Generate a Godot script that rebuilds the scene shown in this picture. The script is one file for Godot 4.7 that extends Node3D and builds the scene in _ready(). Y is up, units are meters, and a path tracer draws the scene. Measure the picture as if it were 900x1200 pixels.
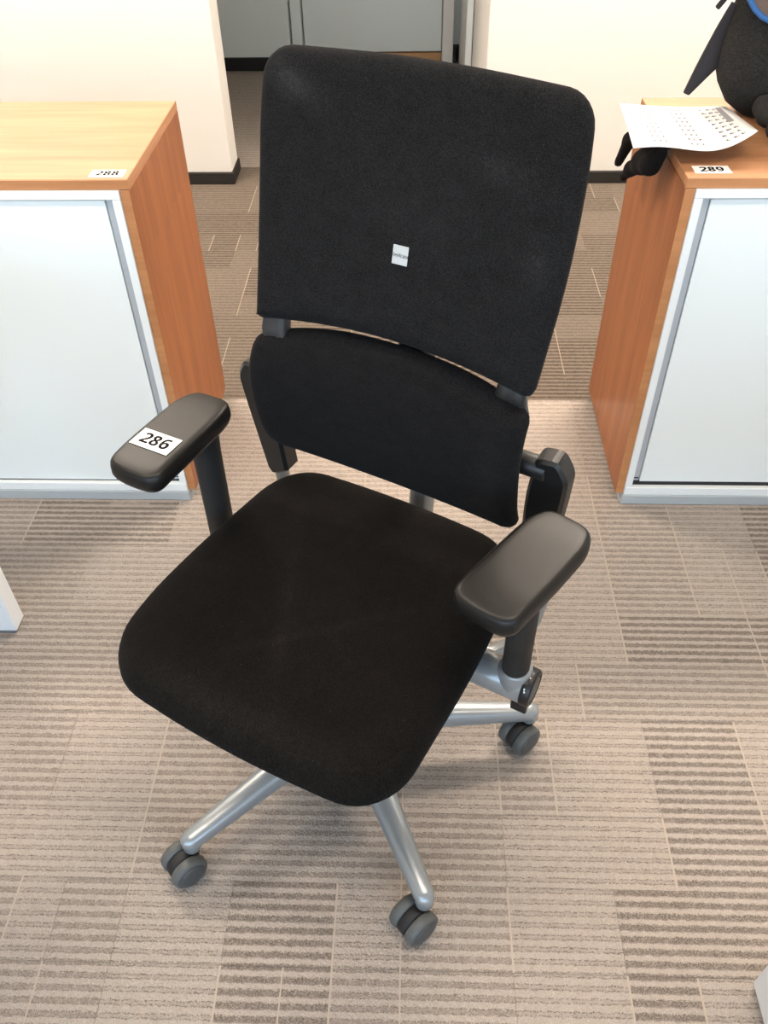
extends Node3D
# Office chair between two sliding-door cabinets on a striped carpet-tile floor.
# World: camera stands over the origin, y up, -z away from the camera. V(x, y, d): d metres in front of the camera foot.

const CEIL := 2.75
const TOP := 0.787          # cabinet height
const FRONT := 1.525        # distance of the cabinet fronts
const BACK := 1.955
var M := {}
var taken := {}

func _ready():
	setup_camera()
	setup_light()
	make_materials()
	make_room()
	make_floor()
	make_cabinets()
	make_chair()
	make_bag()
	make_glove()
	make_paper()
	make_desks()

func V(x: float, y: float, d: float) -> Vector3:
	return Vector3(x, y, -d)

# ---------------------------------------------------------------- camera, light
func setup_camera():
	var yaw := deg_to_rad(-2.51); var pitch := deg_to_rad(43.38); var roll := deg_to_rad(-1.19)
	var fw := Vector3(sin(yaw) * cos(pitch), -sin(pitch), -cos(yaw) * cos(pitch))
	var rt := Vector3(cos(yaw), 0, sin(yaw))
	var up := rt.cross(fw)
	var cam := Camera3D.new()
	cam.name = "camera"
	cam.transform = Transform3D(Basis(rt * cos(roll) + up * sin(roll), -rt * sin(roll) + up * cos(roll), -fw), Vector3(0, 1.40, 0))
	cam.fov = rad_to_deg(2.0 * atan(600.0 / 992.0))
	cam.near = 0.05
	add_child(cam)
	cam.current = true

func setup_light():
	var we := WorldEnvironment.new(); we.name = "environment"
	var env := Environment.new()
	env.background_mode = Environment.BG_SKY
	var sky := Sky.new(); var sm := ProceduralSkyMaterial.new()
	sm.sky_top_color = Color(0.62, 0.76, 0.90); sm.sky_horizon_color = Color(0.90, 0.95, 0.98)
	sm.ground_horizon_color = Color(0.62, 0.62, 0.60); sm.ground_bottom_color = Color(0.42, 0.41, 0.39)
	sm.sun_angle_max = 1.0
	sm.energy_multiplier = 7.5
	sky.sky_material = sm
	env.sky = sky
	env.tonemap_mode = Environment.TONE_MAPPER_LINEAR
	env.tonemap_exposure = 1.0
	env.sdfgi_enabled = true; env.ssao_enabled = true; env.ssil_enabled = true
	we.environment = env
	add_child(we)
	# ceiling panels: warm office light
	ceiling_light(1.25, 2.95, 1.2, 0.3, 10.5)
	ceiling_light(-1.55, 2.85, 1.2, 0.3, 8.0)
	ceiling_light(0.55, 0.55, 1.2, 0.3, 3.0)
	ceiling_light(-1.3, 0.55, 1.2, 0.3, 3.0)

func ceiling_light(x: float, d: float, w: float, h: float, power: float):
	var t := thing("ceiling_light", ["recessed warm ceiling panel light over the cabinet with the bag", "recessed warm ceiling panel light over the left cabinet", "recessed warm ceiling panel light over the right of the chair", "recessed warm ceiling panel light over the left desk"][taken.get("ceiling_light", 0)], "light", V(x, CEIL - 0.03, d), 0.0, "ceiling panel lights")
	var st := ST(); box(st, Vector3(0, 0.012, 0), Vector3(w + 0.05, 0.035, h + 0.05), 0.004)
	var fm := mat(Color(0.85, 0.85, 0.84), 0.5)
	obj("frame", st, fm, t)
	st = ST(); box(st, Vector3(0, -0.008, 0), Vector3(w, 0.012, h), 0.002)
	var em := mat(Color(0.95, 0.93, 0.9), 0.5)
	em.emission_enabled = true; em.emission = Color(1.0, 0.94, 0.875); em.emission_energy_multiplier = 2.0
	obj("diffuser", st, em, t)
	var l := AreaLight3D.new(); l.name = "panel_glow"
	l.area_size = Vector2(w, h)
	l.light_color = Color(1.0, 0.94, 0.875)
	l.light_energy = power
	l.area_range = 12.0
	l.shadow_enabled = true
	l.position = Vector3(0, -0.02, 0)
	l.rotation = Vector3(-PI / 2, 0, 0)
	t.add_child(l)

# ---------------------------------------------------------------- naming helpers
func numbered(called: String) -> String:
	var n: int = taken.get(called, 0)
	taken[called] = n + 1
	return called if n == 0 else "%s_%03d" % [called, n]

func thing(called: String, label: String, category: String, at := Vector3.ZERO, turn := 0.0, group := "") -> Node3D:
	var o := Node3D.new(); o.name = numbered(called); add_child(o)
	o.position = at; o.rotation.y = turn
	o.set_meta("label", label); o.set_meta("category", category)
	if group != "": o.set_meta("group", group)
	return o

func obj(called: String, st: SurfaceTool, m: Material, parent: Node = null, label := "") -> MeshInstance3D:
	var o := MeshInstance3D.new()
	if st:
		st.generate_normals()
		o.mesh = st.commit()
	o.material_override = m
	if parent == null or parent == self:
		o.name = numbered(called); add_child(o)
	else:
		o.name = called; parent.add_child(o, true)
	if label != "": o.set_meta("label", label)
	return o

func struct(called: String, st: SurfaceTool, m: Material, parent: Node = null) -> MeshInstance3D:
	var o := obj(called, st, m, parent)
	if parent == null: o.set_meta("kind", "structure")
	return o

# ---------------------------------------------------------------- mesh helpers
func ST() -> SurfaceTool:
	var st := SurfaceTool.new(); st.begin(Mesh.PRIMITIVE_TRIANGLES); return st

# adds one closed island, turned so that its faces look outwards
func island(st: SurfaceTool, v: PackedVector3Array, idx: PackedInt32Array, smooth: bool, uv := PackedVector2Array()):
	var vol := 0.0
	var c := Vector3.ZERO
	for p in v: c += p
	c /= v.size()
	for i in range(0, idx.size(), 3):
		vol += (v[idx[i]] - c).dot((v[idx[i + 1]] - c).cross(v[idx[i + 2]] - c))
	var flip := vol > 0.0
	st.set_smooth_group(0 if smooth else 0xFFFFFFFF)
	for i in range(0, idx.size(), 3):
		for k in [0, 2, 1] if flip else [0, 1, 2]:
			var j := idx[i + k]
			if uv.size(): st.set_uv(uv[j])
			st.add_vertex(v[j])

func box(st: SurfaceTool, c: Vector3, s: Vector3, b := 0.0, basis := Basis.IDENTITY):
	var v := PackedVector3Array(); var ix := PackedInt32Array()
	var h := s / 2.0
	if b <= 0.0:
		for i in 8:
			v.append(c + basis * Vector3(h.x * (1 if i & 1 else -1), h.y * (1 if i & 2 else -1), h.z * (1 if i & 4 else -1)))
		for q in [[0, 1, 3, 2], [4, 6, 7, 5], [0, 4, 5, 1], [2, 3, 7, 6], [0, 2, 6, 4], [1, 5, 7, 3]]:
			ix.append_array([q[0], q[1], q[2], q[0], q[2], q[3]])
		island(st, v, ix, false)
		return
	b = minf(b, minf(h.x, minf(h.y, h.z)) * 0.9)
	for i in 8:
		var sg := Vector3(1 if i & 1 else -1, 1 if i & 2 else -1, 1 if i & 4 else -1)
		for a in 3:
			var p := h - Vector3(b, b, b); p[a] = h[a]
			v.append(c + basis * (p * sg))
	var outward := func(a: int, b2: int, d: int):
		var n := (v[b2] - v[a]).cross(v[d] - v[a])
		var m := (v[a] + v[b2] + v[d]) / 3.0 - c
		if n.dot(m) > 0: ix.append_array([a, d, b2])
		else: ix.append_array([a, b2, d])
	for a in 3:
		var e: int = 1 << a
		var p1: int = 1 << ((a + 1) % 3); var p2: int = 1 << ((a + 2) % 3)
		for s0 in [0, e]:
			var q := [s0, s0 | p1, s0 | p1 | p2, s0 | p2]
			outward.call(q[0] * 3 + a, q[1] * 3 + a, q[2] * 3 + a); outward.call(q[0] * 3 + a, q[2] * 3 + a, q[3] * 3 + a)
		var a1 := (a + 1) % 3; var a2 := (a + 2) % 3
		for k in 4:
			var lo: int = (p1 if k & 1 else 0) | (p2 if k & 2 else 0)
			var hi: int = lo | e
			outward.call(lo * 3 + a1, hi * 3 + a1, hi * 3 + a2); outward.call(lo * 3 + a1, hi * 3 + a2, lo * 3 + a2)
	for i in 8: outward.call(i * 3, i * 3 + 1, i * 3 + 2)
	island(st, v, ix, false)

# closed polygon with rounded corners: items [x, y, radius]; edges are cut to pieces no longer than seg
func rounded(pts: Array, seg: float, arc := 6) -> PackedVector2Array:
	var out := PackedVector2Array()
	var n := pts.size()
	var ins := []; var outs := []
	for i in n:
		var p := Vector2(pts[i][0], pts[i][1]); var a := Vector2(pts[(i + n - 1) % n][0], pts[(i + n - 1) % n][1]); var b := Vector2(pts[(i + 1) % n][0], pts[(i + 1) % n][1])
		var r: float = minf(pts[i][2], minf(a.distance_to(p), b.distance_to(p)) * 0.49)
		ins.append(p + (a - p).limit_length(r)); outs.append(p + (b - p).limit_length(r))
	for i in n:
		var p := Vector2(pts[i][0], pts[i][1])
		if pts[i][2] <= 0.0: out.append(p)
		else:
			for k in arc + 1:
				var t := float(k) / arc
				var d0: Vector2 = (p - ins[i]).normalized(); var d1: Vector2 = (outs[i] - p).normalized()
				var turn := d0.angle_to(d1)
				var q: Vector2 = ins[i].lerp(outs[i], t)
				if absf(turn) > 0.02:   # point on the circle that touches both edges
					var rad: float = ins[i].distance_to(p) / tan(absf(turn) / 2)
					q = ins[i] + d0.orthogonal() * -signf(turn) * rad
					q += (ins[i] - q).rotated(turn * t)
				out.append(q)
		var e0: Vector2 = outs[i]; var e1: Vector2 = ins[(i + 1) % n]
		var m := int(e0.distance_to(e1) / seg)
		for k in range(1, m + 1):
			if k < m + 1 and float(k) / (m + 1) < 1.0: out.append(e0.lerp(e1, float(k) / (m + 1)))
	var clean := PackedVector2Array()
	for q in out:
		if clean.size() == 0 or clean[-1].distance_to(q) > 1e-5: clean.append(q)
	if clean[0].distance_to(clean[-1]) < 1e-5: clean.remove_at(clean.size() - 1)
	return clean

# the same outline in equal steps
func even(ol: PackedVector2Array, step: float) -> PackedVector2Array:
	var total := 0.0
	for i in ol.size(): total += ol[i].distance_to(ol[(i + 1) % ol.size()])
	var n := int(round(total / step)); var d := total / n
	var out := PackedVector2Array(); var walked := 0.0; var next := 0.0
	for i in ol.size():
		var a := ol[i]; var b := ol[(i + 1) % ol.size()]; var l := a.distance_to(b)
		while next < walked + l and out.size() < n:
			out.append(a.lerp(b, (next - walked) / l)); next += d
		walked += l
	return out

# a cushion-like slab: outline in (a, b), profile rows [inset, h] from its bottom to its top; deform maps (a, b, h) to space
func slab(st: SurfaceTool, ol: PackedVector2Array, prof: Array, fill: int, deform: Callable, smooth := true):
	var n := ol.size()
	var area := 0.0
	var cen := Vector2.ZERO
	var lo := ol[0]; var hi := ol[0]
	for i in n:
		area += ol[i].cross(ol[(i + 1) % n]); lo = lo.min(ol[i]); hi = hi.max(ol[i])
	cen = (lo + hi) / 2
	var nor := PackedVector2Array()
	for i in n:
		var t := (ol[(i + 1) % n] - ol[(i + n - 1) % n]).normalized()
		nor.append(Vector2(t.y, -t.x) * signf(area))
	# no corner is drawn in further than its own radius allows
	var room := PackedFloat32Array()
	for i in n:
		var e0 := ol[i] - ol[(i + n - 1) % n]; var e1 := ol[(i + 1) % n] - ol[i]
		var bend := e0.angle_to(e1) * signf(area)
		room.append(9.0 if bend < 0.01 else 0.65 * 0.5 * (e0.length() + e1.length()) / bend)
	for pass_ in 6:
		var r2 := room.duplicate()
		for i in n: r2[i] = minf(room[i], minf(room[(i + 1) % n] + 0.35 * ol[i].distance_to(ol[(i + 1) % n]), room[(i + n - 1) % n] + 0.35 * ol[i].distance_to(ol[(i + n - 1) % n])))
		room = r2
	var rings := []
	var f0: float = prof[0][0]
	for k in range(1, fill + 1): rings.append([f0, prof[0][1], float(k) / (fill + 1)])
	for p in prof: rings.append([p[0], p[1], 1.0])
	var f1: float = prof[-1][0]
	for k in range(fill, 0, -1): rings.append([f1, prof[-1][1], float(k) / (fill + 1)])
	var v := PackedVector3Array(); var uv := PackedVector2Array(); var ix := PackedInt32Array()
	var add := func(q: Vector2, h: float):
		v.append(deform.call(Vector3(q.x, q.y, h)))
		uv.append(Vector2((q.x - lo.x) / (hi.x - lo.x), 1.0 - (q.y - lo.y) / (hi.y - lo.y)))
	add.call(cen, prof[0][1])
	for r in rings:
		for i in n: add.call(cen.lerp(ol[i] - nor[i] * minf(r[0], room[i]), r[2]), r[1])
	add.call(cen, prof[-1][1])
	for i in n:
		var j := (i + 1) % n
		ix.append_array([0, 1 + j, 1 + i])
		for r in rings.size() - 1:
			var a := 1 + r * n
			ix.append_array([a + i, a + j, a + n + j, a + i, a + n + j, a + n + i])
		var b := 1 + (rings.size() - 1) * n
		ix.append_array([b + i, b + j, v.size() - 1])
	island(st, v, ix, smooth, uv)

# tube along points; radii one per point; flat squeezes it along the side axis; cap rounds off the ends
func tube(st: SurfaceTool, pts: Array, radii: Array, sides := 16, flat := 1.0, up := Vector3.UP, cap := 0, power := 2.0):
	var P := []; var R := []
	for i in pts.size(): P.append(pts[i]); R.append(radii[i])
	if cap > 0:
		var d0: Vector3 = (pts[0] - pts[1]).normalized(); var d1: Vector3 = (pts[-1] - pts[-2]).normalized()
		var hp := []; var hr := []; var tp := []; var tr := []
		for k in cap:
			var t := PI / 2 * float(k + 1) / (cap + 1)
			hp.push_front(pts[0] + d0 * radii[0] * sin(t) * 0.9); hr.push_front(radii[0] * cos(t))
			tp.append(pts[-1] + d1 * radii[-1] * sin(t) * 0.9); tr.append(radii[-1] * cos(t))
		P = hp + P + tp; R = hr + R + tr
	var v := PackedVector3Array(); var ix := PackedInt32Array()
	var n := P.size()
	v.append(P[0])
	for i in n:
		var t: Vector3 = (P[mini(i + 1, n - 1)] - P[maxi(i - 1, 0)]).normalized()
		var side := t.cross(up)
		if side.length() < 0.05: side = t.cross(Vector3(0.0, 0.0, 1.0))
		side = side.normalized()
		var u2 := side.cross(t).normalized()
		for k in sides:
			var a := TAU * k / sides
			var ca := signf(cos(a)) * pow(absf(cos(a)), 2.0 / power); var sa := signf(sin(a)) * pow(absf(sin(a)), 2.0 / power)
			v.append(P[i] + side * ca * R[i] * flat + u2 * sa * R[i])
	v.append(P[-1])
	for k in sides:
		var j := (k + 1) % sides
		ix.append_array([0, 1 + j, 1 + k])
		for i in n - 1:
			var a := 1 + i * sides
			ix.append_array([a + k, a + j, a + sides + j, a + k, a + sides + j, a + sides + k])
		var b := 1 + (n - 1) * sides
		ix.append_array([b + k, b + j, v.size() - 1])
	island(st, v, ix, true)

# lathe round an axis: profile items [radius, along]; doubled points give hard edges
func lathe(st: SurfaceTool, prof: Array, at: Vector3, axis: Vector3, sides := 28, smooth := true):
	axis = axis.normalized()
	var s := axis.cross(Vector3.UP if absf(axis.y) < 0.9 else Vector3.RIGHT).normalized()
	var t := s.cross(axis)
	var v := PackedVector3Array(); var ix := PackedInt32Array()
	v.append(at + axis * prof[0][1])
	for p in prof:
		for k in sides:
			var a := TAU * k / sides
			v.append(at + axis * p[1] + (s * cos(a) + t * sin(a)) * p[0])
	v.append(at + axis * prof[-1][1])
	for k in sides:
		var j := (k + 1) % sides
		ix.append_array([0, 1 + j, 1 + k])
		for i in prof.size() - 1:
			var a := 1 + i * sides
			ix.append_array([a + k, a + j, a + sides + j, a + k, a + sides + j, a + sides + k])
		var b := 1 + (prof.size() - 1) * sides
		ix.append_array([b + k, b + j, v.size() - 1])
	island(st, v, ix, smooth)

# smooth union of tapered capsules, meshed as surface nets. bones: [a, b, ra, rb]
func blob(st: SurfaceTool, bones: Array, cell: float, k: float):
	var lo := Vector3.ONE * 1e9; var hi := -lo
	for b in bones:
		var r := maxf(b[2], b[3]) + cell * 3
		for q in [b[0], b[1]]:
			lo = lo.min(q - Vector3.ONE * r); hi = hi.max(q + Vector3.ONE * r)
	var nx := int((hi.x - lo.x) / cell) + 2; var ny := int((hi.y - lo.y) / cell) + 2; var nz := int((hi.z - lo.z) / cell) + 2
	var f := PackedFloat32Array(); f.resize(nx * ny * nz)
	for z in nz:
		for y in ny:
			for x in nx:
				var p := lo + Vector3(x, y, z) * cell
				var d := 1e9
				for b in bones:
					var a: Vector3 = b[0]; var ab: Vector3 = b[1] - b[0]
					var t := clampf((p - a).dot(ab) / ab.length_squared(), 0, 1)
					var e := p.distance_to(a + ab * t) - lerpf(b[2], b[3], t)
					var h := maxf(k - absf(d - e), 0.0) / k
					d = minf(d, e) - h * h * k * 0.25
				f[x + nx * (y + ny * z)] = d
	var id := {}
	var v := PackedVector3Array(); var ix := PackedInt32Array()
	for z in nz - 1:
		for y in ny - 1:
			for x in nx - 1:
				var c := Vector3.ZERO; var m := 0
				var base := x + nx * (y + ny * z)
				var g := []
				for i in 8: g.append(f[base + (i & 1) + nx * ((i >> 1 & 1) + ny * (i >> 2 & 1))])
				for e in [[0, 1], [2, 3], [4, 5], [6, 7], [0, 2], [1, 3], [4, 6], [5, 7], [0, 4], [1, 5], [2, 6], [3, 7]]:
					var a: float = g[e[0]]; var b: float = g[e[1]]
					if (a < 0) != (b < 0):
						var t := a / (a - b)
						var pa := Vector3(e[0] & 1, e[0] >> 1 & 1, e[0] >> 2 & 1); var pb := Vector3(e[1] & 1, e[1] >> 1 & 1, e[1] >> 2 & 1)
						c += pa.lerp(pb, t); m += 1
				if m:
					id[base] = v.size(); v.append(lo + (Vector3(x, y, z) + c / m) * cell)
	var strides := [1, nx, nx * ny]
	for z in range(1, nz - 1):
		for y in range(1, ny - 1):
			for x in range(1, nx - 1):
				var base := x + nx * (y + ny * z)
				for a in 3:
					var inside: bool = f[base] < 0
					if inside == (f[base + strides[a]] < 0): continue
					var s1: int = strides[(a + 1) % 3]; var s2: int = strides[(a + 2) % 3]
					var q := [id[base], id[base - s1], id[base - s1 - s2], id[base - s2]]
					if inside: ix.append_array([q[0], q[1], q[2], q[0], q[2], q[3]])
					else: ix.append_array([q[0], q[2], q[1], q[0], q[3], q[2]])
	island(st, v, ix, true)

# flat lettering lying on a surface: basis.x along the text, basis.z out of the surface
func letters(called: String, text: String, height: float, xf: Transform3D, m: Material, parent: Node, font := "Droid Sans", thick := 0.0004) -> MeshInstance3D:
	var tm := TextMesh.new()
	var sf := SystemFont.new(); sf.font_names = PackedStringArray([font]); sf.font_weight = 700 if height > 0.01 else 400
	tm.font = sf; tm.text = text; tm.font_size = 64; tm.pixel_size = height / 46.0; tm.depth = thick
	tm.horizontal_alignment = HORIZONTAL_ALIGNMENT_CENTER; tm.vertical_alignment = VERTICAL_ALIGNMENT_CENTER
	var o := MeshInstance3D.new(); o.name = called; o.mesh = tm; o.material_override = m; o.transform = xf
	parent.add_child(o, true)
	return o

# ---------------------------------------------------------------- materials
func mat(c: Color, rough: float, metal := 0.0, spec := 0.5) -> StandardMaterial3D:
	var m := StandardMaterial3D.new()
	m.albedo_color = c; m.roughness = rough; m.metallic = metal; m.metallic_specular = spec
	return m

func noise(seed_: int, freq: float, oct := 3) -> FastNoiseLite:
	var n := FastNoiseLite.new(); n.seed = seed_; n.frequency = freq; n.fractal_octaves = oct
	n.noise_type = FastNoiseLite.TYPE_SIMPLEX_SMOOTH
	return n

func tex(im: Image) -> ImageTexture:
	im.generate_mipmaps()
	return ImageTexture.create_from_image(im)

func grain_bytes(w: int, h: int, pixel: Callable) -> Image:
	var b := PackedByteArray(); b.resize(w * h * 3)
	var i := 0
	for y in h:
		for x in w:
			var c: Color = pixel.call(x, y)
			b[i] = clampi(int(c.r * 255.0), 0, 255); b[i + 1] = clampi(int(c.g * 255.0), 0, 255); b[i + 2] = clampi(int(c.b * 255.0), 0, 255)
			i += 3
	return Image.create_from_data(w, h, false, Image.FORMAT_RGB8, b)

func normal_from_noise(seed_: int, freq: float, size: int, strength: float) -> ImageTexture:
	var im := noise(seed_, freq, 2).get_seamless_image(size, size)
	im.convert(Image.FORMAT_RGBA8)
	im.bump_map_to_normal_map(strength)
	return tex(im)

# stripes 18 mm apart across a 0.45 m repeat; tone 0 faint dashed pairs, 1 medium, 2 wide dark bands
func carpet_material(tone: int, tint := Color.WHITE) -> StandardMaterial3D:
	var N := 900
	var rng := RandomNumberGenerator.new(); rng.seed = 91 + tone
	var fine := PackedFloat32Array(); fine.resize(N * N)
	for i in N * N: fine[i] = rng.randf()
	var cl := noise(7 + tone, 0.02, 2)
	var wob := noise(31 + tone, 0.03, 2)
	var lightc := Color(0.680, 0.638, 0.598); var darkc := Color(0.450, 0.412, 0.380)
	var deep: float = [0.22, 0.50, 0.86][tone]
	var half: float = [0.17, 0.21, 0.25][tone]
	var edge: float = [0.95, 0.85, 0.60][tone]
	var px := func(x: int, y: int) -> Color:
		var j := int(x / 3) * 3
		var g := fine[(y / 2 * 2) * N + j]
		var g2 := fine[((y * 7 + 13) % N) * N + (x * 3 + 5) % N]
		var ph := fposmod((y + wob.get_noise_2d(x, y) * 3.0 + (g - 0.5) * 5.0) / 36.0, 1.0)
		var dd := absf(ph - 0.5)
		var band := smoothstep(half + 0.05, half - 0.05, dd) * deep * (0.35 + 1.1 * g)
		var e := absf(dd - half)
		var dash := smoothstep(0.075, 0.02, e) * edge * (1.0 if g > 0.38 else 0.1)
		var k := clampf(maxf(band, dash) + cl.get_noise_2d(x, y) * 0.12, 0.0, 1.1)
		var c := lightc.lerp(darkc, k)
		return c * (0.84 + 0.28 * g2)
	var im := grain_bytes(N, N, px)
	var m := mat(tint, 0.95, 0.0, 0.15)
	m.albedo_texture = tex(im)
	m.uv1_triplanar = true; m.uv1_world_triplanar = true
	m.uv1_scale = Vector3.ONE / 0.45 / 1.0
	if not M.has("carpet_bump"):
		M.carpet_bump = normal_from_noise(5, 0.16, 512, 5.0)
	m.normal_enabled = true; m.normal_texture = M.carpet_bump; m.normal_scale = 0.5
	return m

func wood_material(c0: Color, c1: Color, along_v: bool, seed_: int) -> StandardMaterial3D:
	var n := noise(seed_, 0.006, 4); var n2 := noise(seed_ + 1, 0.035, 2); var n3 := noise(seed_ + 2, 0.2, 2)
	var im := grain_bytes(512, 512, func(x: int, y: int) -> Color:
		var a := x; var b := y
		if not along_v: a = y; b = x
		var t := 0.5 + 0.55 * n.get_noise_2d(a * 2.6, b * 0.25) + 0.28 * n2.get_noise_2d(a * 2.0, b * 0.10) + 0.13 * n3.get_noise_2d(a * 2.0, b * 0.05)
		return c0.lerp(c1, clampf(t, 0, 1)))
	var m := mat(Color.WHITE, 0.36, 0.0, 0.5)
	m.albedo_texture = tex(im)
	m.uv1_triplanar = true; m.uv1_scale = Vector3.ONE * 1.6
	return m

# woven black cloth laid over a whole cushion by UV; smears: [u, v, ru, rv, angle, strength], paler spots for dust and painted sheen
func cloth_material(base: Color, dust_and_sheen: Array, seed_: int, n_px := 768) -> StandardMaterial3D:
	var rng := RandomNumberGenerator.new(); rng.seed = seed_
	var fine := PackedFloat32Array(); fine.resize(n_px * n_px)
	for i in n_px * n_px: fine[i] = rng.randf()
	var cl := noise(seed_, 0.012, 3)
	var im := grain_bytes(n_px, n_px, func(x: int, y: int) -> Color:
		var g := 0.4 * fine[y * n_px + x] + 0.6 * fine[(y / 2) * n_px + x / 2]
		var k := 0.55 + 0.90 * g + 0.09 * cl.get_noise_2d(x, y)
		var c := base * k
		for s in dust_and_sheen:
			var d := Vector2(float(x) / n_px - s[0], float(y) / n_px - s[1]).rotated(-s[4])
			var q: float = (d.x / s[2]) * (d.x / s[2]) + (d.y / s[3]) * (d.y / s[3])
			if q < 4.0:
				var e: float = exp(-q * 1.3) * s[5] * (0.65 + 0.35 * g + 0.4 * cl.get_noise_2d(x * 3.0, y * 3.0))
				c = Color(c.r + e, c.g + e, c.b + e)
		if fine[y * n_px + x] > 0.99992: c = Color(0.45, 0.45, 0.45)
		return c)
	var m := mat(Color.WHITE, 0.95, 0.0, 0.08)
	m.albedo_texture = tex(im)
	m.rim_enabled = true; m.rim = 0.06; m.rim_tint = 0.6
	if not M.has("cloth_bump"): M.cloth_bump = normal_from_noise(15, 0.6, 1024, 3.0)
	m.normal_enabled = true; m.normal_texture = M.cloth_bump; m.normal_scale = 0.45
	return m

func make_materials():
	M.wall = mat(Color(0.93, 0.915, 0.89), 0.85, 0.0, 0.3)
	M.wall.normal_enabled = true; M.wall.normal_texture = normal_from_noise(3, 0.03, 256, 2.0); M.wall.normal_scale = 0.12; M.wall.uv1_triplanar = true
	M.partition = mat(Color(0.86, 0.89, 0.88), 0.55)
	M.jamb = mat(Color(0.88, 0.87, 0.85), 0.5)
	M.base = mat(Color(0.13, 0.115, 0.10), 0.75)
	M.dark_base = mat(Color(0.06, 0.055, 0.05), 0.7)
	M.ceiling = mat(Color(0.90, 0.90, 0.88), 0.9)
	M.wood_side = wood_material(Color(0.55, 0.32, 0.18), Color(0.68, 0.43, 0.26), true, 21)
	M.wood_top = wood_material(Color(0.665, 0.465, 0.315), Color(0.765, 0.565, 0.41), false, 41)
	M.wood_edge = wood_material(Color(0.67, 0.45, 0.28), Color(0.77, 0.55, 0.37), false, 51)
	M.white = mat(Color(0.92, 0.94, 0.94), 0.4)
	M.door = mat(Color(0.92, 0.945, 0.94), 0.45)
	M.plinth = mat(Color(0.68, 0.705, 0.715), 0.5)
	M.pull = mat(Color(0.70, 0.72, 0.74), 0.45, 0.1)
	M.gap = mat(Color(0.10, 0.10, 0.12), 0.6)
	M.label = mat(Color(0.96, 0.96, 0.95), 0.5)
	M.ink = mat(Color(0.06, 0.055, 0.06), 0.7, 0.0, 0.2)
	M.seat = cloth_material(Color(0.084, 0.076, 0.069), [[0.62, 0.97, 0.4, 0.05, 0.0, 0.045], [0.5, 0.06, 0.45, 0.06, 0.0, 0.03], [0.42, 0.42, 0.03, 0.3, 0.5, 0.02], [0.55, 0.38, 0.02, 0.25, -0.8, 0.018]], 61)  # two thin streaks: pressed lines in the cloth, their sheen put into the colour
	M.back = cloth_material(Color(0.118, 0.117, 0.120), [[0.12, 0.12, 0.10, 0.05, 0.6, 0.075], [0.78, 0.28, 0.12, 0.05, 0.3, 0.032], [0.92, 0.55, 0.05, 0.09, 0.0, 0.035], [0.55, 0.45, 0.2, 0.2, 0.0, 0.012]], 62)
	M.pad = cloth_material(Color(0.104, 0.102, 0.104), [[0.9, 0.5, 0.05, 0.3, 0.0, 0.02]], 63)
	M.black = mat(Color(0.085, 0.085, 0.088), 0.42)
	M.black_rough = mat(Color(0.10, 0.10, 0.10), 0.6)
	M.black_rough.normal_enabled = true; M.black_rough.normal_texture = normal_from_noise(25, 0.2, 256, 3.0); M.black_rough.normal_scale = 0.25; M.black_rough.uv1_triplanar = true; M.black_rough.uv1_scale = Vector3.ONE * 12
	M.armpad = mat(Color(0.085, 0.08, 0.076), 0.40, 0.0, 0.40)
	M.armpad.normal_enabled = true; M.armpad.normal_texture = M.black_rough.normal_texture; M.armpad.normal_scale = 0.12; M.armpad.uv1_triplanar = true; M.armpad.uv1_scale = Vector3.ONE * 14
	M.silver = mat(Color(0.60, 0.62, 0.63), 0.30, 0.4)
	M.lit_plastic = mat(Color(0.19, 0.19, 0.195), 0.6)  # left back link: its lit look is put into the colour
	M.tyre = mat(Color(0.33, 0.34, 0.335), 0.5)
	M.hubcap = mat(Color(0.27, 0.28, 0.285), 0.5)
	M.badge = mat(Color(0.74, 0.76, 0.77), 0.4, 0.3)
	M.threshold = mat(Color(0.72, 0.55, 0.38), 0.5)
	M.bag = cloth_material(Color(0.17, 0.165, 0.16), [], 64, 256)
	M.bag.uv1_triplanar = true; M.bag.uv1_scale = Vector3.ONE * 5
	M.strap = mat(Color(0.13, 0.12, 0.14), 0.8)
	M.blue = mat(Color(0.14, 0.36, 0.60), 0.6)
	M.lining = mat(Color(0.40, 0.34, 0.31), 0.9)
	M.glove = cloth_material(Color(0.13, 0.12, 0.12), [], 65, 256)
	M.glove.uv1_triplanar = true; M.glove.uv1_scale = Vector3.ONE * 8
	M.desk = mat(Color(0.88, 0.89, 0.89), 0.45)
	M.foot = mat(Color(0.45, 0.46, 0.47), 0.6)

# ---------------------------------------------------------------- the room
func wall_box(called: String, x0: float, x1: float, y0: float, y1: float, d0: float, d1: float, m: Material, parent: Node = null, b := 0.0) -> MeshInstance3D:
	var st := ST()
	box(st, V((x0 + x1) / 2, (y0 + y1) / 2, (d0 + d1) / 2), Vector3(x1 - x0, y1 - y0, absf(d1 - d0)), b)
	return struct(called, st, m, parent)

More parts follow.
